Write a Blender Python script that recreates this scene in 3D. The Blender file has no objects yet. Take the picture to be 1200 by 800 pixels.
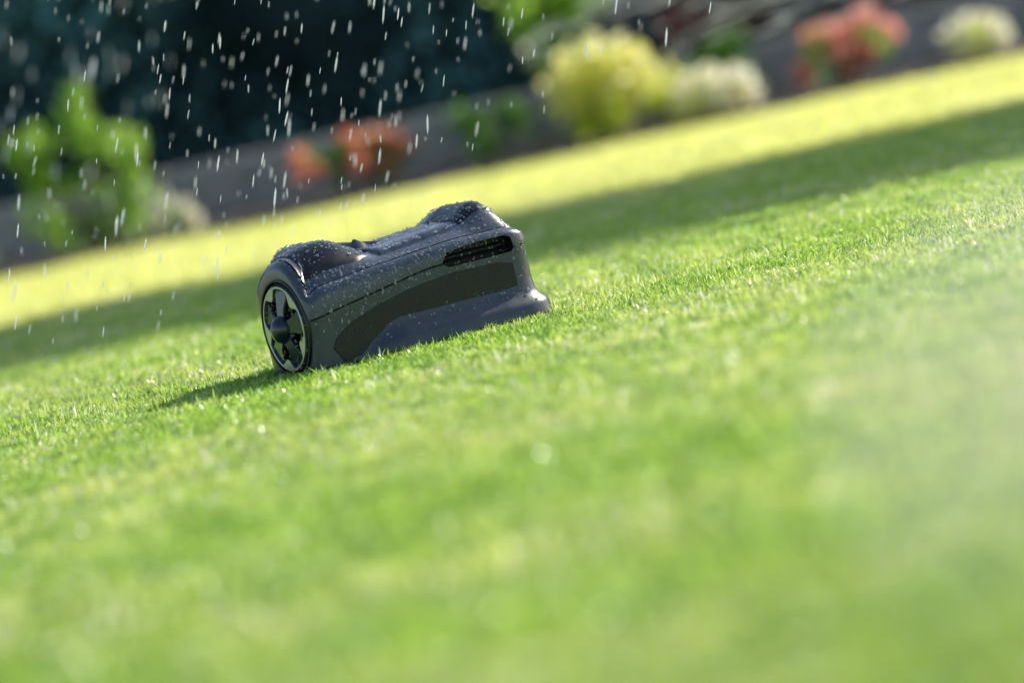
import bpy, bmesh, math, random
import numpy as np
from mathutils import Vector, Matrix
from mathutils.bvhtree import BVHTree
random.seed(3); rng=np.random.default_rng(5)
scene=bpy.context.scene
scene.view_settings.view_transform='Standard'
scene.view_settings.look='None'
scene.view_settings.exposure=0

# ---------------------------------------------------------------- helpers
def link(o,parent=None):
    scene.collection.objects.link(o)
    if parent: o.parent=parent
    return o
def empty(name,loc=(0,0,0)):
    e=bpy.data.objects.new(name,None); e.location=loc; e.empty_display_size=.1
    return link(e)
def mesh_np(name,verts,faces,mats=(),cols=None,smooth=False):
    me=bpy.data.meshes.new(name)
    me.from_pydata([tuple(v) for v in verts],[],[tuple(f) for f in faces])
    for m in mats: me.materials.append(m)
    if smooth:
        me.polygons.foreach_set('use_smooth',[True]*len(me.polygons))
    me.update(); return me
def fast_mesh(name,V,loops,sizes,mats=(),cols=None):
    me=bpy.data.meshes.new(name)
    me.vertices.add(len(V)); me.vertices.foreach_set('co',np.asarray(V,dtype=np.float32).ravel())
    me.loops.add(len(loops)); me.loops.foreach_set('vertex_index',np.asarray(loops,dtype=np.int32))
    me.polygons.add(len(sizes))
    st=np.concatenate([[0],np.cumsum(sizes)[:-1]]).astype(np.int32)
    me.polygons.foreach_set('loop_start',st)
    try: me.polygons.foreach_set('loop_total',np.asarray(sizes,dtype=np.int32))
    except Exception: pass
    for m in mats: me.materials.append(m)
    if cols is not None:
        a=me.color_attributes.new('Col','FLOAT_COLOR','POINT')
        a.data.foreach_set('color',np.asarray(cols,dtype=np.float32).ravel())
    me.update(calc_edges=True); me.validate(); return me

def newmat(name):
    m=bpy.data.materials.new(name); m.use_nodes=True
    nt=m.node_tree; b=nt.nodes['Principled BSDF']; return m,nt,b
def simple(name,col,rough=.5,metal=0,bump=0,bscale=200,coat=0,spec=.5,rvar=0):
    m,nt,b=newmat(name)
    b.inputs['Roughness'].default_value=rough; b.inputs['Metallic'].default_value=metal
    b.inputs['Specular IOR Level'].default_value=spec
    b.inputs['Coat Weight'].default_value=coat; b.inputs['Coat Roughness'].default_value=.14
    n=nt.nodes.new('ShaderNodeTexNoise'); n.inputs['Scale'].default_value=14; n.inputs['Detail'].default_value=5
    tc=nt.nodes.new('ShaderNodeTexCoord'); nt.links.new(tc.outputs['Object'],n.inputs['Vector'])
    r=nt.nodes.new('ShaderNodeMix'); r.data_type='RGBA'
    r.inputs[6].default_value=(col[0]*.8,col[1]*.8,col[2]*.8,1); r.inputs[7].default_value=(col[0]*1.2,col[1]*1.2,col[2]*1.2,1)
    nt.links.new(n.outputs['Fac'],r.inputs[0]); nt.links.new(r.outputs[2],b.inputs['Base Color'])
    if rvar:
        mr=nt.nodes.new('ShaderNodeMapRange'); mr.inputs[1].default_value=.35; mr.inputs[2].default_value=.65
        mr.inputs[3].default_value=rough-rvar; mr.inputs[4].default_value=rough+rvar
        nt.links.new(n.outputs['Fac'],mr.inputs[0]); nt.links.new(mr.outputs[0],b.inputs['Roughness'])
    if bump:
        n2=nt.nodes.new('ShaderNodeTexNoise'); n2.inputs['Scale'].default_value=bscale
        nt.links.new(tc.outputs['Object'],n2.inputs['Vector'])
        bp=nt.nodes.new('ShaderNodeBump'); bp.inputs['Strength'].default_value=bump; bp.inputs['Distance'].default_value=.002
        nt.links.new(n2.outputs['Fac'],bp.inputs['Height']); nt.links.new(bp.outputs['Normal'],b.inputs['Normal'])
    return m
def leafmat(name,trans=.45,rough=.4,spec=.5,noise=None):
    m=bpy.data.materials.new(name); m.use_nodes=True; nt=m.node_tree; nt.nodes.clear()
    out=nt.nodes.new('ShaderNodeOutputMaterial')
    at=nt.nodes.new('ShaderNodeAttribute'); at.attribute_name='Col'
    col=at.outputs['Color']
    if noise:
        geo=nt.nodes.new('ShaderNodeNewGeometry')
        for (sc,c0,c1) in noise:
            n=nt.nodes.new('ShaderNodeTexNoise'); n.inputs['Scale'].default_value=sc; n.inputs['Detail'].default_value=4
            nt.links.new(geo.outputs['Position'],n.inputs['Vector'])
            rp=nt.nodes.new('ShaderNodeValToRGB'); rp.color_ramp.elements[0].position=.38; rp.color_ramp.elements[1].position=.62
            rp.color_ramp.elements[0].color=(*c0,1); rp.color_ramp.elements[1].color=(*c1,1)
            nt.links.new(n.outputs['Fac'],rp.inputs[0])
            mx=nt.nodes.new('ShaderNodeMix'); mx.data_type='RGBA'; mx.blend_type='MULTIPLY'; mx.inputs[0].default_value=1
            nt.links.new(col,mx.inputs[6]); nt.links.new(rp.outputs[0],mx.inputs[7]); col=mx.outputs[2]
    pb=nt.nodes.new('ShaderNodeBsdfPrincipled'); pb.inputs['Roughness'].default_value=rough; pb.inputs['Specular IOR Level'].default_value=spec
    tr=nt.nodes.new('ShaderNodeBsdfTranslucent')
    nt.links.new(col,pb.inputs['Base Color']); nt.links.new(col,tr.inputs['Color'])
    ms=nt.nodes.new('ShaderNodeMixShader'); ms.inputs[0].default_value=trans
    nt.links.new(pb.outputs[0],ms.inputs[1]); nt.links.new(tr.outputs[0],ms.inputs[2]); nt.links.new(ms.outputs[0],out.inputs[0])
    return m

# ---------------------------------------------------------------- light
AZ=math.radians(50); EL=math.radians(31)
tosun=Vector((math.sin(AZ)*math.cos(EL),math.cos(AZ)*math.cos(EL),math.sin(EL)))
w=bpy.data.worlds.new('World'); scene.world=w; w.use_nodes=True
nt=w.node_tree; bg=nt.nodes['Background']; sky=nt.nodes.new('ShaderNodeTexSky'); sky.sky_type='NISHITA'
sky.sun_disc=False; sky.sun_elevation=EL; sky.sun_rotation=AZ
nt.links.new(sky.outputs[0],bg.inputs[0]); bg.inputs[1].default_value=.15
sl=bpy.data.lights.new('sun','SUN'); sl.energy=5; sl.angle=math.radians(.5); sl.color=(1,.94,.80)
so=link(bpy.data.objects.new('sun',sl)); so.rotation_euler=tosun.to_track_quat('Z','Y').to_euler(); so.location=(10,10,15)

# ---------------------------------------------------------------- camera
cd=bpy.data.cameras.new('camera'); cam=link(bpy.data.objects.new('camera',cd)); scene.camera=cam
cd.lens=135; cd.sensor_width=36; cd.clip_end=3000; cd.clip_start=.05
pitch=math.atan(338/4500); roll=math.radians(12.3)
base=Matrix.Rotation(math.radians(90)-pitch,4,'X')
cam.matrix_world=Matrix.Translation((0,0,.7))@base@Matrix.Rotation(-roll,4,'Z')
cd.dof.use_dof=True; cd.dof.focus_distance=9.72; cd.dof.aperture_fstop=1.25

# ---------------------------------------------------------------- ground
gm=simple('soil_under_lawn',(.18,.28,.05),.9,bump=.5,bscale=60)
me=mesh_np('lawn',[(-600,-200,0),(600,-200,0),(600,1500,0),(-600,1500,0)],[(0,1,2,3)],[gm])
link(bpy.data.objects.new('lawn',me))
bm_=simple('bed_soil',(.05,.035,.025),.95,bump=1,bscale=25)
V=[];F=[]
nx=60
for i in range(nx+1):
    x=-14+28*i/nx
    e=21.75+.05*math.sin(x*2.1)+.03*math.sin(x*5)
    V+= [(x,e,.004),(x,e+.12,.05+.01*random.random()),(x,23.4,.07)]
for i in range(nx):
    for k in range(2): F.append((3*i+k,3*i+3+k,3*i+4+k,3*i+1+k))
link(bpy.data.objects.new('flower_bed',mesh_np('flower_bed',V,F,[bm_],smooth=True)))

# ---------------------------------------------------------------- grass
def patch(name,n,seed,mat,size=.53,wf=1.0,pal=None,hf=1.0):
    r=np.random.default_rng(seed)
    x=(r.random(n)-.5)*size; y=(r.random(n)-.5)*size
    clump=.5+.5*np.sin(x*23+seed)*np.sin(y*19+seed*2)
    cl2=.5+.5*np.sin(x*71+seed*3+2*np.sin(y*40))*np.sin(y*63+seed)
    h=(.013+.015*r.random(n))*(.7+.35*clump+.3*cl2)*hf; tall=r.random(n)<.07; h[tall]*=1.6
    wd=(.0011+.0012*r.random(n))*wf
    a=r.random(n)*2*np.pi; la=r.random(n)*2*np.pi; lean=(r.random(n)**1.2)*1.1
    dx=np.cos(a)*wd; dy=np.sin(a)*wd; lx=np.cos(la)*lean*h; ly=np.sin(la)*lean*h
    V=np.zeros((n,5,3))
    V[:,0]=np.stack([x-dx,y-dy,0*x],1); V[:,1]=np.stack([x+dx,y+dy,0*x],1)
    mx=x+lx*.35; my=y+ly*.35; mz=h*.6
    V[:,2]=np.stack([mx+dx*.9,my+dy*.9,mz],1); V[:,3]=np.stack([mx-dx*.9,my-dy*.9,mz],1)
    V[:,4]=np.stack([x+lx,y+ly,h*(1-.25*lean)],1)
    b=np.arange(n)*5
    L=np.stack([b,b+1,b+2,b+3,b+3,b+2,b+4],1).ravel()
    S=np.tile([4,3],n)
    t=np.clip(r.random(n)*.8+.3*(cl2-.3),0,1)
    c1,c2,c3=[np.array(q) for q in pal]
    c=c1[None]*(1-t[:,None])+c2[None]*t[:,None]
    glint=r.random(n)<.10; c[glint]=c3  # random pale blades: dew sparkle painted as blade colour
    C=np.ones((n,5,4)); C[:,:,:3]=c[:,None,:]
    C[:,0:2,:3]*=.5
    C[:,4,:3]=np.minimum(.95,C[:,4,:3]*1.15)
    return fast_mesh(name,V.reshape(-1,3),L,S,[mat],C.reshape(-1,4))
grassm=leafmat('grass_blade',trans=.66,rough=.25,spec=1.0,noise=[(.9,(.82,.93,.80),(1.12,1.04,1.5)),(6,(.68,.80,.70),(1.12,1.06,1.2))])
grassf=leafmat('sun_tinted_grass_blade',trans=.88,rough=.3,spec=.8,noise=[(1.5,(.93,.95,.85),(1.0,1.0,1.15))])  # far strip: backlit brightness put into a paler, yellower blade colour
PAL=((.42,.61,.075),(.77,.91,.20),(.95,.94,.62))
PAL_SUNLIT=((.93,.95,.20),(.97,.98,.40),(.98,.98,.7))
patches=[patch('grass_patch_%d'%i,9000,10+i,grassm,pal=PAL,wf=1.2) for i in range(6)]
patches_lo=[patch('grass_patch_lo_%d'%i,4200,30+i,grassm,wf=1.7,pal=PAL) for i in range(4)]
patches_f=[patch('grass_patch_far_%d'%i,4200,50+i,grassf,wf=1.9,pal=PAL_SUNLIT,hf=1.5) for i in range(4)]
lg=empty('lawn_grass')
k=0
for i in range(-16,17):
    for j in range(4,44):
        x=i*.5; y=j*.5+.02
        if abs(x)>1.1+y*.25: continue
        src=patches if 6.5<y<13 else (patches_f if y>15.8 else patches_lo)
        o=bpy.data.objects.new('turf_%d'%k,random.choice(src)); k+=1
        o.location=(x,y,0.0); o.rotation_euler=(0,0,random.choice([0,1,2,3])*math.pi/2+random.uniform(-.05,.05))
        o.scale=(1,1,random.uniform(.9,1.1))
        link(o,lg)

# ---------------------------------------------------------------- foliage
lm=leafmat('shrub_leaf',trans=.72,rough=.4)
pm=leafmat('petal',trans=.8,rough=.5,spec=.3)
dm=leafmat('dark_leaf',trans=.2,rough=.5)
def leaves(P,size,cols,r,droop=0):
    n=len(P)
    d=r.normal(size=(n,3)); d/=np.linalg.norm(d,axis=1)[:,None]
    e=r.normal(size=(n,3)); e-= (e*d).sum(1)[:,None]*d; e/=np.linalg.norm(e,axis=1)[:,None]
    s=size*(.6+.8*r.random(n))[:,None]
    V=np.stack([P-d*s*.5,P+e*s*.28-d*s*.05,P+d*s*.5,P-e*s*.28-d*s*.05],1)
    C=np.ones((n,4,4)); C[:,:,:3]=cols[:,None,:]
    return V.reshape(-1,3),C.reshape(-1,4)
def leafobj(name,parts,mat,parent):
    V=np.concatenate([p[0] for p in parts]); C=np.concatenate([p[1] for p in parts])
    me=fast_mesh(name,V,np.arange(len(V)),np.full(len(V)//4,4),[mat],C)
    return link(bpy.data.objects.new(name,me),parent)
def blobpts(c,rad,n,r,shell=.5):
    d=r.normal(size=(n,3)); d/=np.linalg.norm(d,axis=1)[:,None]
    q=(shell+(1-shell)*r.random(n)**.6)[:,None]
    return np.array(c)+d*q*np.array(rad)
def stem(bmx,a,b,r0,r1,seg=6):
    a=Vector(a);b=Vector(b);d=(b-a); q=d.to_track_quat('Z','Y')
    A=[];B=[]
    for i in range(seg):
        t=2*math.pi*i/seg; v=Vector((math.cos(t),math.sin(t),0))
        A.append(bmx.verts.new(a+q@(v*r0))); B.append(bmx.verts.new(b+q@(v*r1)))
    for i in range(seg): bmx.faces.new((A[i],A[(i+1)%seg],B[(i+1)%seg],B[i]))
    bmx.faces.new(B)
bark=simple('bark',(.09,.06,.04),.9,bump=1,bscale=40)
def colmix(n,c1,c2,r):
    t=r.random(n)[:,None]; return np.array(c1)*(1-t)+np.array(c2)*t
def shrub(name,x,y,blobs,leafc,leafsize,n,flowers=None,seed=0,fs=.05):
    r=np.random.default_rng(seed+100)
    E=empty(name,(x,y,0.05))
    bm=bmesh.new()
    for b in blobs:
        for q in range(3):
            stem(bm,(random.uniform(-.04,.04),random.uniform(-.04,.04),-.05),(b[0][0]+random.uniform(-.5,.5)*b[1][0],b[0][1]+random.uniform(-.5,.5)*b[1][1],b[0][2]+.2*b[1][2]),.012,.005)
    me=bpy.data.meshes.new('stems'); bm.to_mesh(me); bm.free(); me.materials.append(bark); link(bpy.data.objects.new('stems',me),E)
    parts=[];fp=[]
    for b in blobs:
        P=blobpts(b[0],b[1],n,r,.3)
        K=blobpts(b[0],b[1],max(10,n//28),r,.45)
        idx=r.integers(0,len(K),len(P)); P=P*.25+(K[idx]+r.normal(size=P.shape)*leafsize*.7)*.75
        P[:,2]=np.maximum(P[:,2],-.02)
        parts.append(leaves(P,leafsize,colmix(len(P),*leafc,r),r))
        if flowers:
            nf=int(n*b[2])
            if nf:
                K=blobpts(b[0],[q*1.02 for q in b[1]],max(6,nf//14),r,.85)
                K=K[K[:,2]>b[0][2]-.45*b[1][2]]
                idx=r.integers(0,len(K),nf); Pf=K[idx]+r.normal(size=(nf,3))*fs*.45
                fp.append(leaves(Pf,fs,colmix(nf,*flowers,r),r))
    leafobj('foliage',parts,lm,E)
    if fp: leafobj('blossoms',fp,pm,E)
    return E
G1=((.16,.36,.04),(.58,.84,.15)); G2=((.08,.20,.04),(.18,.38,.08)); GY=((.6,.75,.12),(.9,.93,.2))
Y=((.97,.94,.30),(.98,.97,.60)); CR=((.97,.94,.70),(.98,.97,.88)); RD=((.95,.22,.14),(.97,.58,.38)); PK=((.97,.36,.30),(.98,.68,.60))
shrub('green_shrub',-2.2,22.3,[((-.15,0,.3),(.33,.3,.3),0),((.22,.05,.42),(.2,.2,.42),0),((.05,.1,.78),(.17,.2,.25),0),((-.28,0,.58),(.13,.15,.2),0)],G1,.085,180,seed=1)
shrub('cream_flower_plant',-1.74,22.05,[((0,0,.10),(.12,.11,.11),2.2)],G2,.04,150,CR,2,.05)
shrub('cream_flower_plant',-2.95,22.1,[((0,0,.1),(.16,.14,.13),1.5)],G2,.04,200,CR,12,.04)
shrub('red_flower_bush',-.72,22.2,[((-.06,0,.22),(.24,.2,.16),1.0),((.2,.05,.17),(.18,.15,.15),.8)],G2,.05,320,RD,3,.055)
shrub('green_shrub',.68,22.95,[((0,0,.35),(.3,.28,.35),0),((-.1,0,.85),(.3,.25,.35),0),((.2,.1,1.05),(.25,.22,.4),0),((-.05,0,1.35),(.3,.2,.3),0)],G1,.09,300,seed=4)
shrub('yellow_flower_bush',.80,22.15,[((0,0,.32),(.28,.22,.19),2.8),((-.05,0,.12),(.2,.2,.12),.1)],GY,.06,300,Y,5,.09)
shrub('yellow_green_shrub',1.14,22.25,[((0,0,.2),(.18,.2,.19),.2)],GY,.05,350,Y,6)
shrub('cream_flower_plant',1.42,22.05,[((0,0,.13),(.23,.2,.12),2.8)],GY,.045,280,CR,7,.065)
shrub('pink_flower_bush',2.22,22.2,[((-.08,0,.2),(.2,.2,.18),1.1),((.15,0,.24),(.16,.16,.18),1.2)],G1,.05,340,PK,8,.065)
shrub('cream_flower_plant',2.97,22.1,[((0,0,.12),(.18,.16,.12),2)],GY,.045,260,CR,9,.055)
shrub('dark_foliage_plant',1.55,23.0,[((0,0,.25),(.35,.2,.25),0)],G2,.07,400,seed=15)
shrub('dark_foliage_plant',.15,23.0,[((0,0,.2),(.3,.2,.2),0)],G2,.07,300,seed=16)
shrub('purple_leaf_shrub',1.75,24.6,[((0,0,.6),(.5,.3,.35),0),((.4,0,.8),(.4,.3,.3),0)],((.10,.03,.03),(.25,.09,.06)),.09,500,seed=17)

# stone retaining wall
sm=simple('wall_stone',(.45,.42,.39),.85,bump=1,bscale=18)
bm=bmesh.new()
z0=0
for row in range(3):
    x=-14+random.uniform(0,.3); h=.135
    while x<14:
        L=random.uniform(.28,.55)
        mtx=Matrix.Translation((x+L/2,23.55+random.uniform(-.015,.015),z0+h/2))@Matrix.Diagonal((L-.012,.3,h-.01,1))
        bmesh.ops.create_cube(bm,size=1,matrix=mtx); x+=L
    z0+=h
bmesh.ops.bevel(bm,geom=bm.edges[:],offset=.012,segments=1,affect='EDGES')
me=bpy.data.meshes.new('stone_wall'); bm.to_mesh(me); bm.free(); me.materials.append(sm)
link(bpy.data.objects.new('stone_wall',me))

# dark hedge behind
r=np.random.default_rng(77)
he=empty('hedge',(0,28.3,0))
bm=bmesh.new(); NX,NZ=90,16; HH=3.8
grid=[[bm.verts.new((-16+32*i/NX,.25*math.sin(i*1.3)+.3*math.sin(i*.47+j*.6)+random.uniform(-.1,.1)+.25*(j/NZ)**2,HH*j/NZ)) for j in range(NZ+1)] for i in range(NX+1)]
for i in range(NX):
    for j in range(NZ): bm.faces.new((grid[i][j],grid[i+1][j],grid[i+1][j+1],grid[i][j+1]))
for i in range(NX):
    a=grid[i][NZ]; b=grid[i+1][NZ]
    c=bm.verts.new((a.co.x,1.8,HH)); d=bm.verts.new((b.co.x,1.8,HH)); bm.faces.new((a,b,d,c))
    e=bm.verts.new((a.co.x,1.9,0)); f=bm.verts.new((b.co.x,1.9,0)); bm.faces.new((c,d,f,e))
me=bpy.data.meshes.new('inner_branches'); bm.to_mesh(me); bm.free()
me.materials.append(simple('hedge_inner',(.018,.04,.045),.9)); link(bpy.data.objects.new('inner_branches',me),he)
n=22000
P=np.stack([r.uniform(-13,13,n),r.uniform(-.75,.1,n),r.uniform(0,HH+.1,n)],1)
P[:,1]+=.3*np.sin(P[:,0]*1.7)*np.cos(P[:,2]*2.1)
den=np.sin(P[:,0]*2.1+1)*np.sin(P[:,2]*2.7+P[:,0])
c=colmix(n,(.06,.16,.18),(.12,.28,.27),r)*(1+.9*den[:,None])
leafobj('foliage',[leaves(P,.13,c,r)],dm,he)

# trees off to the right whose crowns throw the shadow band across the lawn
CZ=7.4
def tree(x,y,seed):
    r=np.random.default_rng(seed); E=empty('tree',(x,y,0))
    bm=bmesh.new(); p=Vector((0,0,0)); rad=.075
    for q in range(5):
        p2=p+Vector((r.uniform(-.08,.08),r.uniform(-.08,.08),1.22)); stem(bm,p,p2,rad,rad*.86,10); p=p2; rad*=.86
    K=[]
    for q in range(40):
        d=r.normal(size=3); d/=np.linalg.norm(d); e=np.array([0,0,CZ])+d*np.array([1.9,1.35,1.1])*(.45+.55*r.random())
        K.append(e); stem(bm,(p.x*.8,p.y*.8,5.4+.5*r.random()),e,.03,.01,5)
    me=bpy.data.meshes.new('trunk'); bm.to_mesh(me); bm.free(); me.materials.append(bark); link(bpy.data.objects.new('trunk',me),E)
    K=np.array(K); n=8500
    P=K[r.integers(0,len(K),n)]+r.normal(size=(n,3))*.27
    leafobj('crown',[leaves(P,.17,colmix(n,(.04,.10,.02),(.09,.2,.04),r),r)],dm,E)
tdist=CZ/math.tan(EL)
tx=math.sin(AZ)*tdist; ty=math.cos(AZ)*tdist
for i in range(5):
    tree(-3.6+tx+i*2.8+random.uniform(-.1,.1),14.05+ty+random.uniform(-.12,.12),200+i)

# ---------------------------------------------------------------- mower
body_up=simple('body_plastic',(.055,.070,.100),.25,bump=.25,bscale=600,coat=.7,rvar=.08)
body_lo=simple('body_plastic_lower',(.050,.060,.084),.32,bump=.25,bscale=600,coat=.4,rvar=.1)
panelm=simple('dark_panel',(.010,.013,.021),.30,bump=.2,bscale=500,rvar=.08)
black=simple('black_recess',(.005,.005,.006),.6)
rubber=simple('rubber',(.012,.012,.013),.7,bump=.5,bscale=150)
silver=simple('silver_trim',(.60,.62,.67),.25,metal=.8)
hubm=simple('hub_gloss',(.012,.020,.042),.14,coat=.6)
olive=simple('mud_and_clippings',(.25,.24,.07),.8,bump=1,bscale=120)

def sst(x,a,b):
    t=min(1,max(0,(x-a)/(b-a))); return t*t*(3-2*t)
def smi(x,xs,ys):
    return sum(np.interp(x+d,xs,ys) for d in (-.02,-.01,0,.01,.02))/5
plan=[((0,0),.022),((.672,0),.07),((.655,.24),.12),((.60,.43),.08),((.12,.43),.06),((0,.27),.03)]
def perimeter(N=260):
    pts=[];m=len(plan)
    for i in range(m):
        p,rad=plan[i]; a=Vector(plan[i-1][0]); b=Vector(plan[(i+1)%m][0]); p=Vector(p)
        da=(a-p).normalized(); db=(b-p).normalized()
        for t in np.linspace(0,1,9):
            q=(p+da*rad)*(1-t)**2+2*p*t*(1-t)+(p+db*rad)*t*t
            pts.append(q)
    seg=[(pts[(i+1)%len(pts)]-pts[i]).length for i in range(len(pts))]; T=sum(seg)
    out=[];i=0;acc=0
    for k in range(N):
        s=T*k/N
        while acc+seg[i]<s: acc+=seg[i]; i+=1
        out.append(pts[i].lerp(pts[(i+1)%len(pts)],(s-acc)/max(seg[i],1e-9)))
    return out
per=perimeter(); N=len(per)
nor=[]
for i in range(N):
    t=(per[(i+1)%N]-per[i-1]).normalized(); nor.append(Vector((t.y,-t.x)))
def rim(u,w):
    L=1-sst(u,0,.05)
    arch=smi(w,[0,.03,.07,.12,.18,.23,.27,.4],[.19,.235,.280,.296,.292,.266,.23,.22])
    rn=smi(u,[0,.05,.2,.45,.6,.67],[.195,.214,.230,.250,.248,.236])
    return L*arch+(1-L)*rn
def crest(u): return smi(u,[0,.06,.11,.16,.205,.24,.3,.4,.48,.52,.545,.585,.63,.68],[.296,.310,.321,.317,.290,.266,.268,.278,.284,.298,.322,.333,.316,.240])
def seam(u): return smi(u,[0,.1,.35,.45,.7],[.140,.158,.198,.202,.200])
rings=[];mats=[]
def ring(fo,fz,mat=0):
    rings.append([(p+nor[i]*fo(p.x,p.y), fz(p.x,p.y)) for i,p in enumerate(per)]); mats.append(mat)
S=lambda u,w:sst(u,.09,.26)
G=lambda u,w:(1-sst(u,.37,.41))
ring(lambda u,w:-.03,lambda u,w:.018,1)
ring(lambda u,w:.034*S(u,w)-.002,lambda u,w:.014,1)
ring(lambda u,w:.036*S(u,w),lambda u,w:.018,1)
ring(lambda u,w:.033*S(u,w),lambda u,w:.018+.026*S(u,w),1)
ring(lambda u,w:.027*S(u,w),lambda u,w:.022+.034*S(u,w),1)
ring(lambda u,w:.012*S(u,w),lambda u,w:.032+.036*S(u,w),1)
ring(lambda u,w:.004*S(u,w),lambda u,w:.045+.040*S(u,w),1)
ring(lambda u,w:.0,lambda u,w:.115,1)
ring(lambda u,w:.001,lambda u,w:seam(u)-.004,3)
ring(lambda u,w:-.004*G(u,w),lambda u,w:seam(u)-.003,3)
ring(lambda u,w:-.004*G(u,w),lambda u,w:seam(u)-.001,0)
ring(lambda u,w:.003,lambda u,w:seam(u)+.001,0)
ring(lambda u,w:.003,lambda u,w:rim(u,w)-.022,0)
ring(lambda u,w:.0015,lambda u,w:rim(u,w)-.014,0)
ring(lambda u,w:-.002,lambda u,w:rim(u,w)-.007,0)
ring(lambda u,w:-.008,lambda u,w:rim(u,w)-.001,0)
ring(lambda u,w:-.017,lambda u,w:rim(u,w)+.003,0)
ring(lambda u,w:-.0185,lambda u,w:rim(u,w)-.001,3)
ring(lambda u,w:-.0205,lambda u,w:rim(u,w)-.001,3)
ring(lambda u,w:-.022,lambda u,w:rim(u,w)+.005,0)
verts=[];faces=[];fm=[]
for rg in rings:
    for p,z in rg: verts.append((p.x,p.y,z))
nr=len(rings)
base_last=rings[-1]
T=np.linspace(0,1,30)[1:]
for t in T[:-1]:
    for p,z in base_last:
        sp=Vector((min(.54,max(.10,p.x)),.20 if p.x<.4 else .18))
        q=p.lerp(sp,t); g=1-(1-min(1,t/.62))**1.9
        zz=z*(1-g)+crest(q.x)*g
        verts.append((q.x,q.y,zz))
R=nr+len(T)-1
for k in range(R-1):
    for i in range(N):
        j=(i+1)%N
        faces.append((k*N+i,k*N+j,(k+1)*N+j,(k+1)*N+i)); fm.append(mats[k] if k<nr else 0)
last=[(R-1)*N+i for i in range(N)]
faces.append(tuple(last)); fm.append(0)
faces.append(tuple(reversed(range(N)))); fm.append(1)
me=mesh_np('hull_raw',verts,faces,[body_up,body_lo,panelm,black])
me.polygons.foreach_set('material_index',fm)
mower=empty('robotic_lawn_mower')
hull=link(bpy.data.objects.new('hull',me))
bm=bmesh.new(); bm.from_mesh(me); bmesh.ops.triangulate(bm,faces=[f for f in bm.faces if len(f.verts)>4]); bmesh.ops.recalc_face_normals(bm,faces=bm.faces[:]); bm.to_mesh(me); bm.free()
def cutter(bm):
    m=bpy.data.meshes.new('cut'); bmesh.ops.recalc_face_normals(bm,faces=bm.faces[:]); bm.to_mesh(m); bm.free(); m.materials.append(black)
    return link(bpy.data.objects.new('cut',m))
WC=(.0,.133,.128); WR=.114
bm=bmesh.new()
bmesh.ops.create_cone(bm,cap_ends=True,segments=72,radius1=.121,radius2=.121,depth=.16,matrix=Matrix.Translation((.0,WC[1],WC[2]))@Matrix.Rotation(math.pi/2,4,'Y'))
c1=cutter(bm)
bm=bmesh.new()
sl_=[(.418,.186),(.402,.193),(.400,.202),(.416,.224),(.50,.232),(.590,.232),(.607,.224),(.612,.196),(.602,.187),(.5,.186)]
A=[bm.verts.new((u,-.05,z)) for u,z in sl_]; B=[bm.verts.new((u,.035,z+.002)) for u,z in sl_]
bm.faces.new(A); bm.faces.new(B[::-1])
for i in range(len(sl_)):
    j=(i+1)%len(sl_); bm.faces.new((A[i],B[i],B[j],A[j]))
c2=cutter(bm)
for c in (c1,c2):
    md=hull.modifiers.new('b','BOOLEAN'); md.operation='DIFFERENCE'; md.object=c; md.solver='EXACT'
    try: md.material_mode='TRANSFER'
    except Exception: pass
dg=bpy.context.evaluated_depsgraph_get(); dg.update()
m2=bpy.data.meshes.new_from_object(hull.evaluated_get(dg))
hull.modifiers.clear(); hull.data=m2; m2.name='hull'
for c in (c1,c2): bpy.data.objects.remove(c,do_unlink=True)
print('HULL polys',len(m2.polygons),[m.name for m in m2.materials])
m2.polygons.foreach_set('use_smooth',[True]*len(m2.polygons))
try: m2.set_sharp_from_angle(angle=math.radians(32))
except Exception as e: print(e)
hull.parent=mower
def bmobj(bm,name,mat,smooth=True,parent=mower,bevel=0):
    m=bpy.data.meshes.new(name); bmesh.ops.recalc_face_normals(bm,faces=bm.faces[:]); bm.to_mesh(m); bm.free(); m.materials.append(mat)
    if smooth:
        m.polygons.foreach_set('use_smooth',[True]*len(m.polygons)); m.set_sharp_from_angle(angle=math.radians(35))
    o=link(bpy.data.objects.new(name,m),parent)
    if bevel:
        b=o.modifiers.new('bev','BEVEL'); b.width=bevel; b.segments=2
    return o
def prism(pts,w0,w1):
    bm=bmesh.new(); A=[bm.verts.new((u,w0,z)) for u,z in pts]; B=[bm.verts.new((u,w1,z)) for u,z in pts]
    bm.faces.new(A); bm.faces.new(B[::-1]); n=len(pts)
    for i in range(n): bm.faces.new((A[i],B[i],B[(i+1)%n],A[(i+1)%n]))
    return bm
bmobj(prism([(.075,.02),(.050,.060),(.062,.082),(.11,.112),(.2,.140),(.3,.160),(.42,.172),(.55,.170),(.60,.160),(.60,.10),(.45,.085),(.3,.07),(.2,.05),(.13,.03)],-.0025,.01),'side_panel',panelm,bevel=.0008)
for z in (.202,.215):
    bm=bmesh.new(); bmesh.ops.create_cube(bm,size=1,matrix=Matrix.Translation((.507,.028,z))@Matrix.Rotation(.4,4,'X')@Matrix.Diagonal((.18,.012,.0025,1)))
    bmobj(bm,'vent_louvre',panelm,False)
def ringband(ri,ro,x0,x1,seg=72,fr=None,c=WC):
    bm=bmesh.new(); rows=[]
    for i in range(seg):
        a=2*math.pi*i/seg; f=fr(a) if fr else 0
        row=[]
        for (x,r_) in ((x0,ro),(x1,ro),(x1,ri+f),(x0,ri+f)):
            row.append(bm.verts.new((x,c[1]+math.cos(a)*r_,c[2]+math.sin(a)*r_)))
        rows.append(row)
    for i in range(seg):
        a=rows[i];b=rows[(i+1)%seg]
        for k in range(4): bm.faces.new((a[k],b[k],b[(k+1)%4],a[(k+1)%4]))
    return bm
wheel=empty('drive_wheel'); wheel.parent=mower
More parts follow.
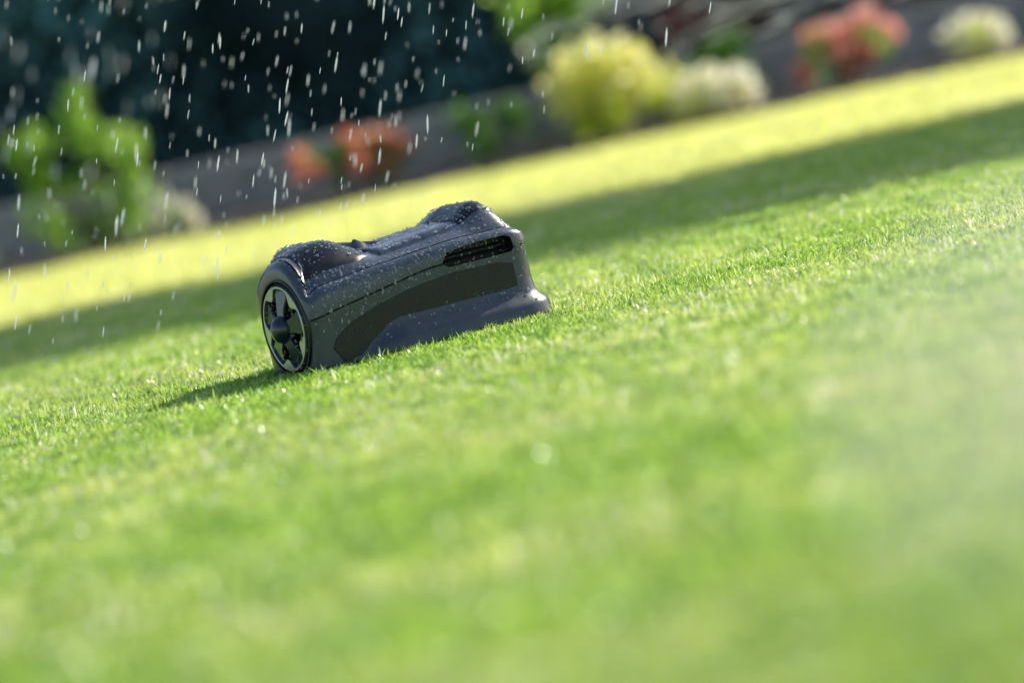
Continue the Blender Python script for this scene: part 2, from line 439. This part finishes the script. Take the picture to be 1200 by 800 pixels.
bmobj(ringband(.094,WR,-.004,.06),'tyre',rubber,parent=wheel,bevel=.004)
bm=bmesh.new()
for i in range(30):
    a=2*math.pi*i/30
    m=Matrix.Translation((.028,WC[1],WC[2]))@Matrix.Rotation(a,4,'X')@Matrix.Translation((0,0,WR))@Matrix.Rotation(.35,4,'Z')@Matrix.Diagonal((.055,.009,.008,1))
    bmesh.ops.create_cube(bm,size=1,matrix=m)
bmobj(bm,'tread_lugs',rubber,False,wheel)
sc=lambda a:-.024*max(0,math.cos(a*5+.6))**1.3
bmobj(ringband(.103,.109,-.009,.0,150,lambda a:sc(a)),'silver_trim_ring',silver,parent=wheel,bevel=.0012)
bm=ringband(.0,.100,.012,.02,72); bmobj(bm,'wheel_disc',black,parent=wheel)
for i in range(5):
    a=2*math.pi*i/5+.5
    def petal(s,x0,x1):
        prof=[(.022,-.018),(.055,-.020),(.085,-.030),(.099,-.024),(.103,0),(.099,.024),(.085,.030),(.055,.020),(.022,.018)]
        prof=[(r_,t_*s) for r_,t_ in prof]
        bm=bmesh.new(); A=[];B=[]
        for r_,t_ in prof:
            y=math.cos(a)*r_-math.sin(a)*t_; z=math.sin(a)*r_+math.cos(a)*t_
            dome=-.014*(1-(r_/.104)**2)
            A.append(bm.verts.new((x0+dome,WC[1]+y,WC[2]+z))); B.append(bm.verts.new((x1,WC[1]+y,WC[2]+z)))
        bm.faces.new(A); bm.faces.new(B[::-1]); n=len(A)
        for q in range(n): bm.faces.new((A[q],B[q],B[(q+1)%n],A[(q+1)%n]))
        return bm
    bmobj(petal(1.0,-.002,.012),'spoke',hubm,parent=wheel,bevel=.003)
bm=bmesh.new(); bmesh.ops.create_uvsphere(bm,u_segments=32,v_segments=16,radius=.036,matrix=Matrix.Translation((-.014,WC[1],WC[2]))@Matrix.Diagonal((.8,1,1,1)))
bmobj(bm,'hub_cap',hubm,parent=wheel)
bm=bmesh.new()
for i in range(150):
    a=random.uniform(0,6.28); rr=random.uniform(.03,.112)
    xo=-.004 if rr>.095 else random.choice([.006,-.008])
    bmesh.ops.create_icosphere(bm,subdivisions=1,radius=random.uniform(.0015,.005),matrix=Matrix.Translation((xo,WC[1]+math.cos(a)*rr,WC[2]+math.sin(a)*rr))@Matrix.Rotation(random.random()*3,4,'X')@Matrix.Diagonal((.6,.6,1.6,1)))
bmobj(bm,'grass_clippings',olive,False,wheel)
bmobj(ringband(.120,.127,-.006,.01,96),'fender_lip',panelm,parent=mower,bevel=.002)

bm=bmesh.new(); bm.from_mesh(m2); bvh=BVHTree.FromBMesh(bm); bm.free()
def top(u,w):
    return bvh.ray_cast(Vector((u,w,1)),Vector((0,0,-1)))
def toppanel(name,poly,lift,mat,nu=40,nv=24):
    u0,u1,f0,f1=poly; bm=bmesh.new(); g=[]
    for i in range(nu+1):
        u=u0+(u1-u0)*i/nu; row=[]
        for j in range(nv+1):
            w_=f0(u)+(f1(u)-f0(u))*j/nv; h=top(u,w_)
            z=h[0].z if h[0] else .2
            edge=min(i,nu-i,j,nv-j)
            row.append(bm.verts.new((u,w_,z+(-.003 if edge==0 else (lift*.75 if edge==1 else lift)))))
        g.append(row)
    for i in range(nu):
        for j in range(nv): bm.faces.new((g[i][j],g[i+1][j],g[i+1][j+1],g[i][j+1]))
    return bmobj(bm,name,mat)
toppanel('rear_hood_pad',(.035,.235,lambda u:.035+.025*sst(u,.18,.235),lambda u:.25),.004,panelm)
toppanel('control_lid',(.262,.49,lambda u:.060,lambda u:.30),.010,body_up)
toppanel('front_grip_pad',(.505,.615,lambda u:.065+.5*(max(0,u-.58))**1.5,lambda u:.26),.004,panelm)
bm=bmesh.new(); bmesh.ops.create_uvsphere(bm,u_segments=24,v_segments=12,radius=.04,matrix=Matrix.Translation((.56,.2,.03))@Matrix.Diagonal((1,.5,1,1)))
bmobj(bm,'front_caster',rubber)

bead=bpy.data.materials.new('water_bead'); bead.use_nodes=True; b=bead.node_tree.nodes['Principled BSDF']
b.inputs['Roughness'].default_value=.10; b.inputs['IOR'].default_value=1.33; b.inputs['Transmission Weight'].default_value=.75; b.inputs['Base Color'].default_value=(.9,.95,1,1)
bm=bmesh.new()
for i in range(3000):
    if i<1700:
        h=top(random.uniform(.01,.66),random.uniform(-.01,.30))
    else:
        u=random.uniform(.01,.66); z=.04+.21*random.random()**.5
        h=bvh.ray_cast(Vector((u,-.3,z)),Vector((0,1,0)))
    if h[0] is None: continue
    if h[0].z<.03 or h[0].y>.34: continue
    rr=.0012+.0038*random.random()**3
    if i>=1700: rr*=.8
    q=h[1].to_track_quat('Z','Y').to_matrix().to_4x4()
    p=h[0]; lift=0
    if i<1700:
        lift=.0045 if (.035<p.x<.235 or .505<p.x<.615) and p.y>.06 else (.0105 if .262<p.x<.49 and p.y>.06 else 0)
    run=1+(2.5*random.random() if (i>=1700 and random.random()<.2) else 0)
    bmesh.ops.create_icosphere(bm,subdivisions=1,radius=rr,matrix=Matrix.Translation(h[0]+h[1]*lift)@Matrix.Diagonal((1,1,run,1))@q@Matrix.Diagonal((1,1,.65,1)))
bmobj(bm,'water_beads',bead)
yaw=math.radians(29)
mower.location=(-.480,9.5,.002); mower.rotation_euler=(0,0,yaw)

# ---------------------------------------------------------------- falling water
wm=bpy.data.materials.new('water_streak'); wm.use_nodes=True; nt=wm.node_tree; nt.nodes.clear()
out=nt.nodes.new('ShaderNodeOutputMaterial'); d=nt.nodes.new('ShaderNodeBsdfDiffuse'); t=nt.nodes.new('ShaderNodeBsdfTranslucent')
d.inputs[0].default_value=(.95,.97,1,1); t.inputs[0].default_value=(.95,.97,1,1)
a=nt.nodes.new('ShaderNodeMixShader'); a.inputs[0].default_value=.75; nt.links.new(d.outputs[0],a.inputs[1]); nt.links.new(t.outputs[0],a.inputs[2])
nt.links.new(a.outputs[0],out.inputs[0])
bm=bmesh.new()
def streak(p,dirv,L,r_):
    q=dirv.to_track_quat('Z','Y').to_matrix().to_4x4()
    bmesh.ops.create_icosphere(bm,subdivisions=1,radius=1,matrix=Matrix.Translation(p)@q@Matrix.Diagonal((r_,r_,L/2,1)))
cnt=0
while cnt<640:
    x=random.gauss(-.42,.65); y=random.uniform(8.7,11.6); z=random.uniform(.2,1.25)
    if x>.6 and random.random()<.5: continue
    if z<.20+.30*max(0,(x+.9)) : continue
    cnt+=1
    lean=.33+random.gauss(0,.06)
    sz=random.random()**2.2
    streak(Vector((x,y,z)),Vector((lean,random.gauss(0,.05),1)).normalized(),.012+.034*sz+.012*random.random(),.0009+.0018*sz)
for i in range(110):
    streak(Vector((random.uniform(-2.8,-1.1),random.uniform(13,18),random.uniform(.4,2.0))),Vector((.3+random.gauss(0,.06),0,1)).normalized(),random.uniform(.04,.10),random.uniform(.003,.006))
m=bpy.data.meshes.new('water_drops'); bm.to_mesh(m); bm.free(); m.materials.append(wm); link(bpy.data.objects.new('water_drops',m))
bm=bmesh.new()
for jx in range(16):
    y0=random.uniform(17.5,20.5); vx=-random.uniform(8.0,11); vz=random.uniform(1.4,3.4); x0=5.2; z0=.6; xe=random.uniform(.2,1.4)
    for s in range(160):
        tt=s*.006+random.random()*.006; x=x0+vx*tt; z=z0+vz*tt-4.9*tt*tt
        if x<xe or random.random()<.2+.5*max(0,(2.6-x)/2.6): continue
        if z<.48: break
        streak(Vector((x,y0+random.gauss(0,.02)*(1+tt*3),z+random.gauss(0,.008)*(1+4*tt))),Vector((vx,0,vz-9.8*tt)).normalized(),random.uniform(.08,.25),random.uniform(.002,.005))
m=bpy.data.meshes.new('sprinkler_spray'); bm.to_mesh(m); bm.free(); m.materials.append(wm); link(bpy.data.objects.new('sprinkler_spray',m))
def mist(loc,rad,dens,seed):
    mt=bpy.data.materials.new('mist'); mt.use_nodes=True; nt=mt.node_tree; nt.nodes.clear()
    o_=nt.nodes.new('ShaderNodeOutputMaterial'); v=nt.nodes.new('ShaderNodeVolumeScatter'); v.inputs['Density'].default_value=dens; v.inputs['Anisotropy'].default_value=.4
    nt.links.new(v.outputs[0],o_.inputs['Volume'])
    bm=bmesh.new(); bmesh.ops.create_icosphere(bm,subdivisions=3,radius=1,matrix=Matrix.Diagonal((*rad,1)))
    m=bpy.data.meshes.new('water_mist'); bm.to_mesh(m); bm.free(); m.materials.append(mt)
    o=link(bpy.data.objects.new('water_mist',m)); o.location=loc
mist((.74,4.3,.17),(.46,.85,.30),.28,1)
mist((3.6,24.5,.9),(2.6,.7,.9),.12,2)
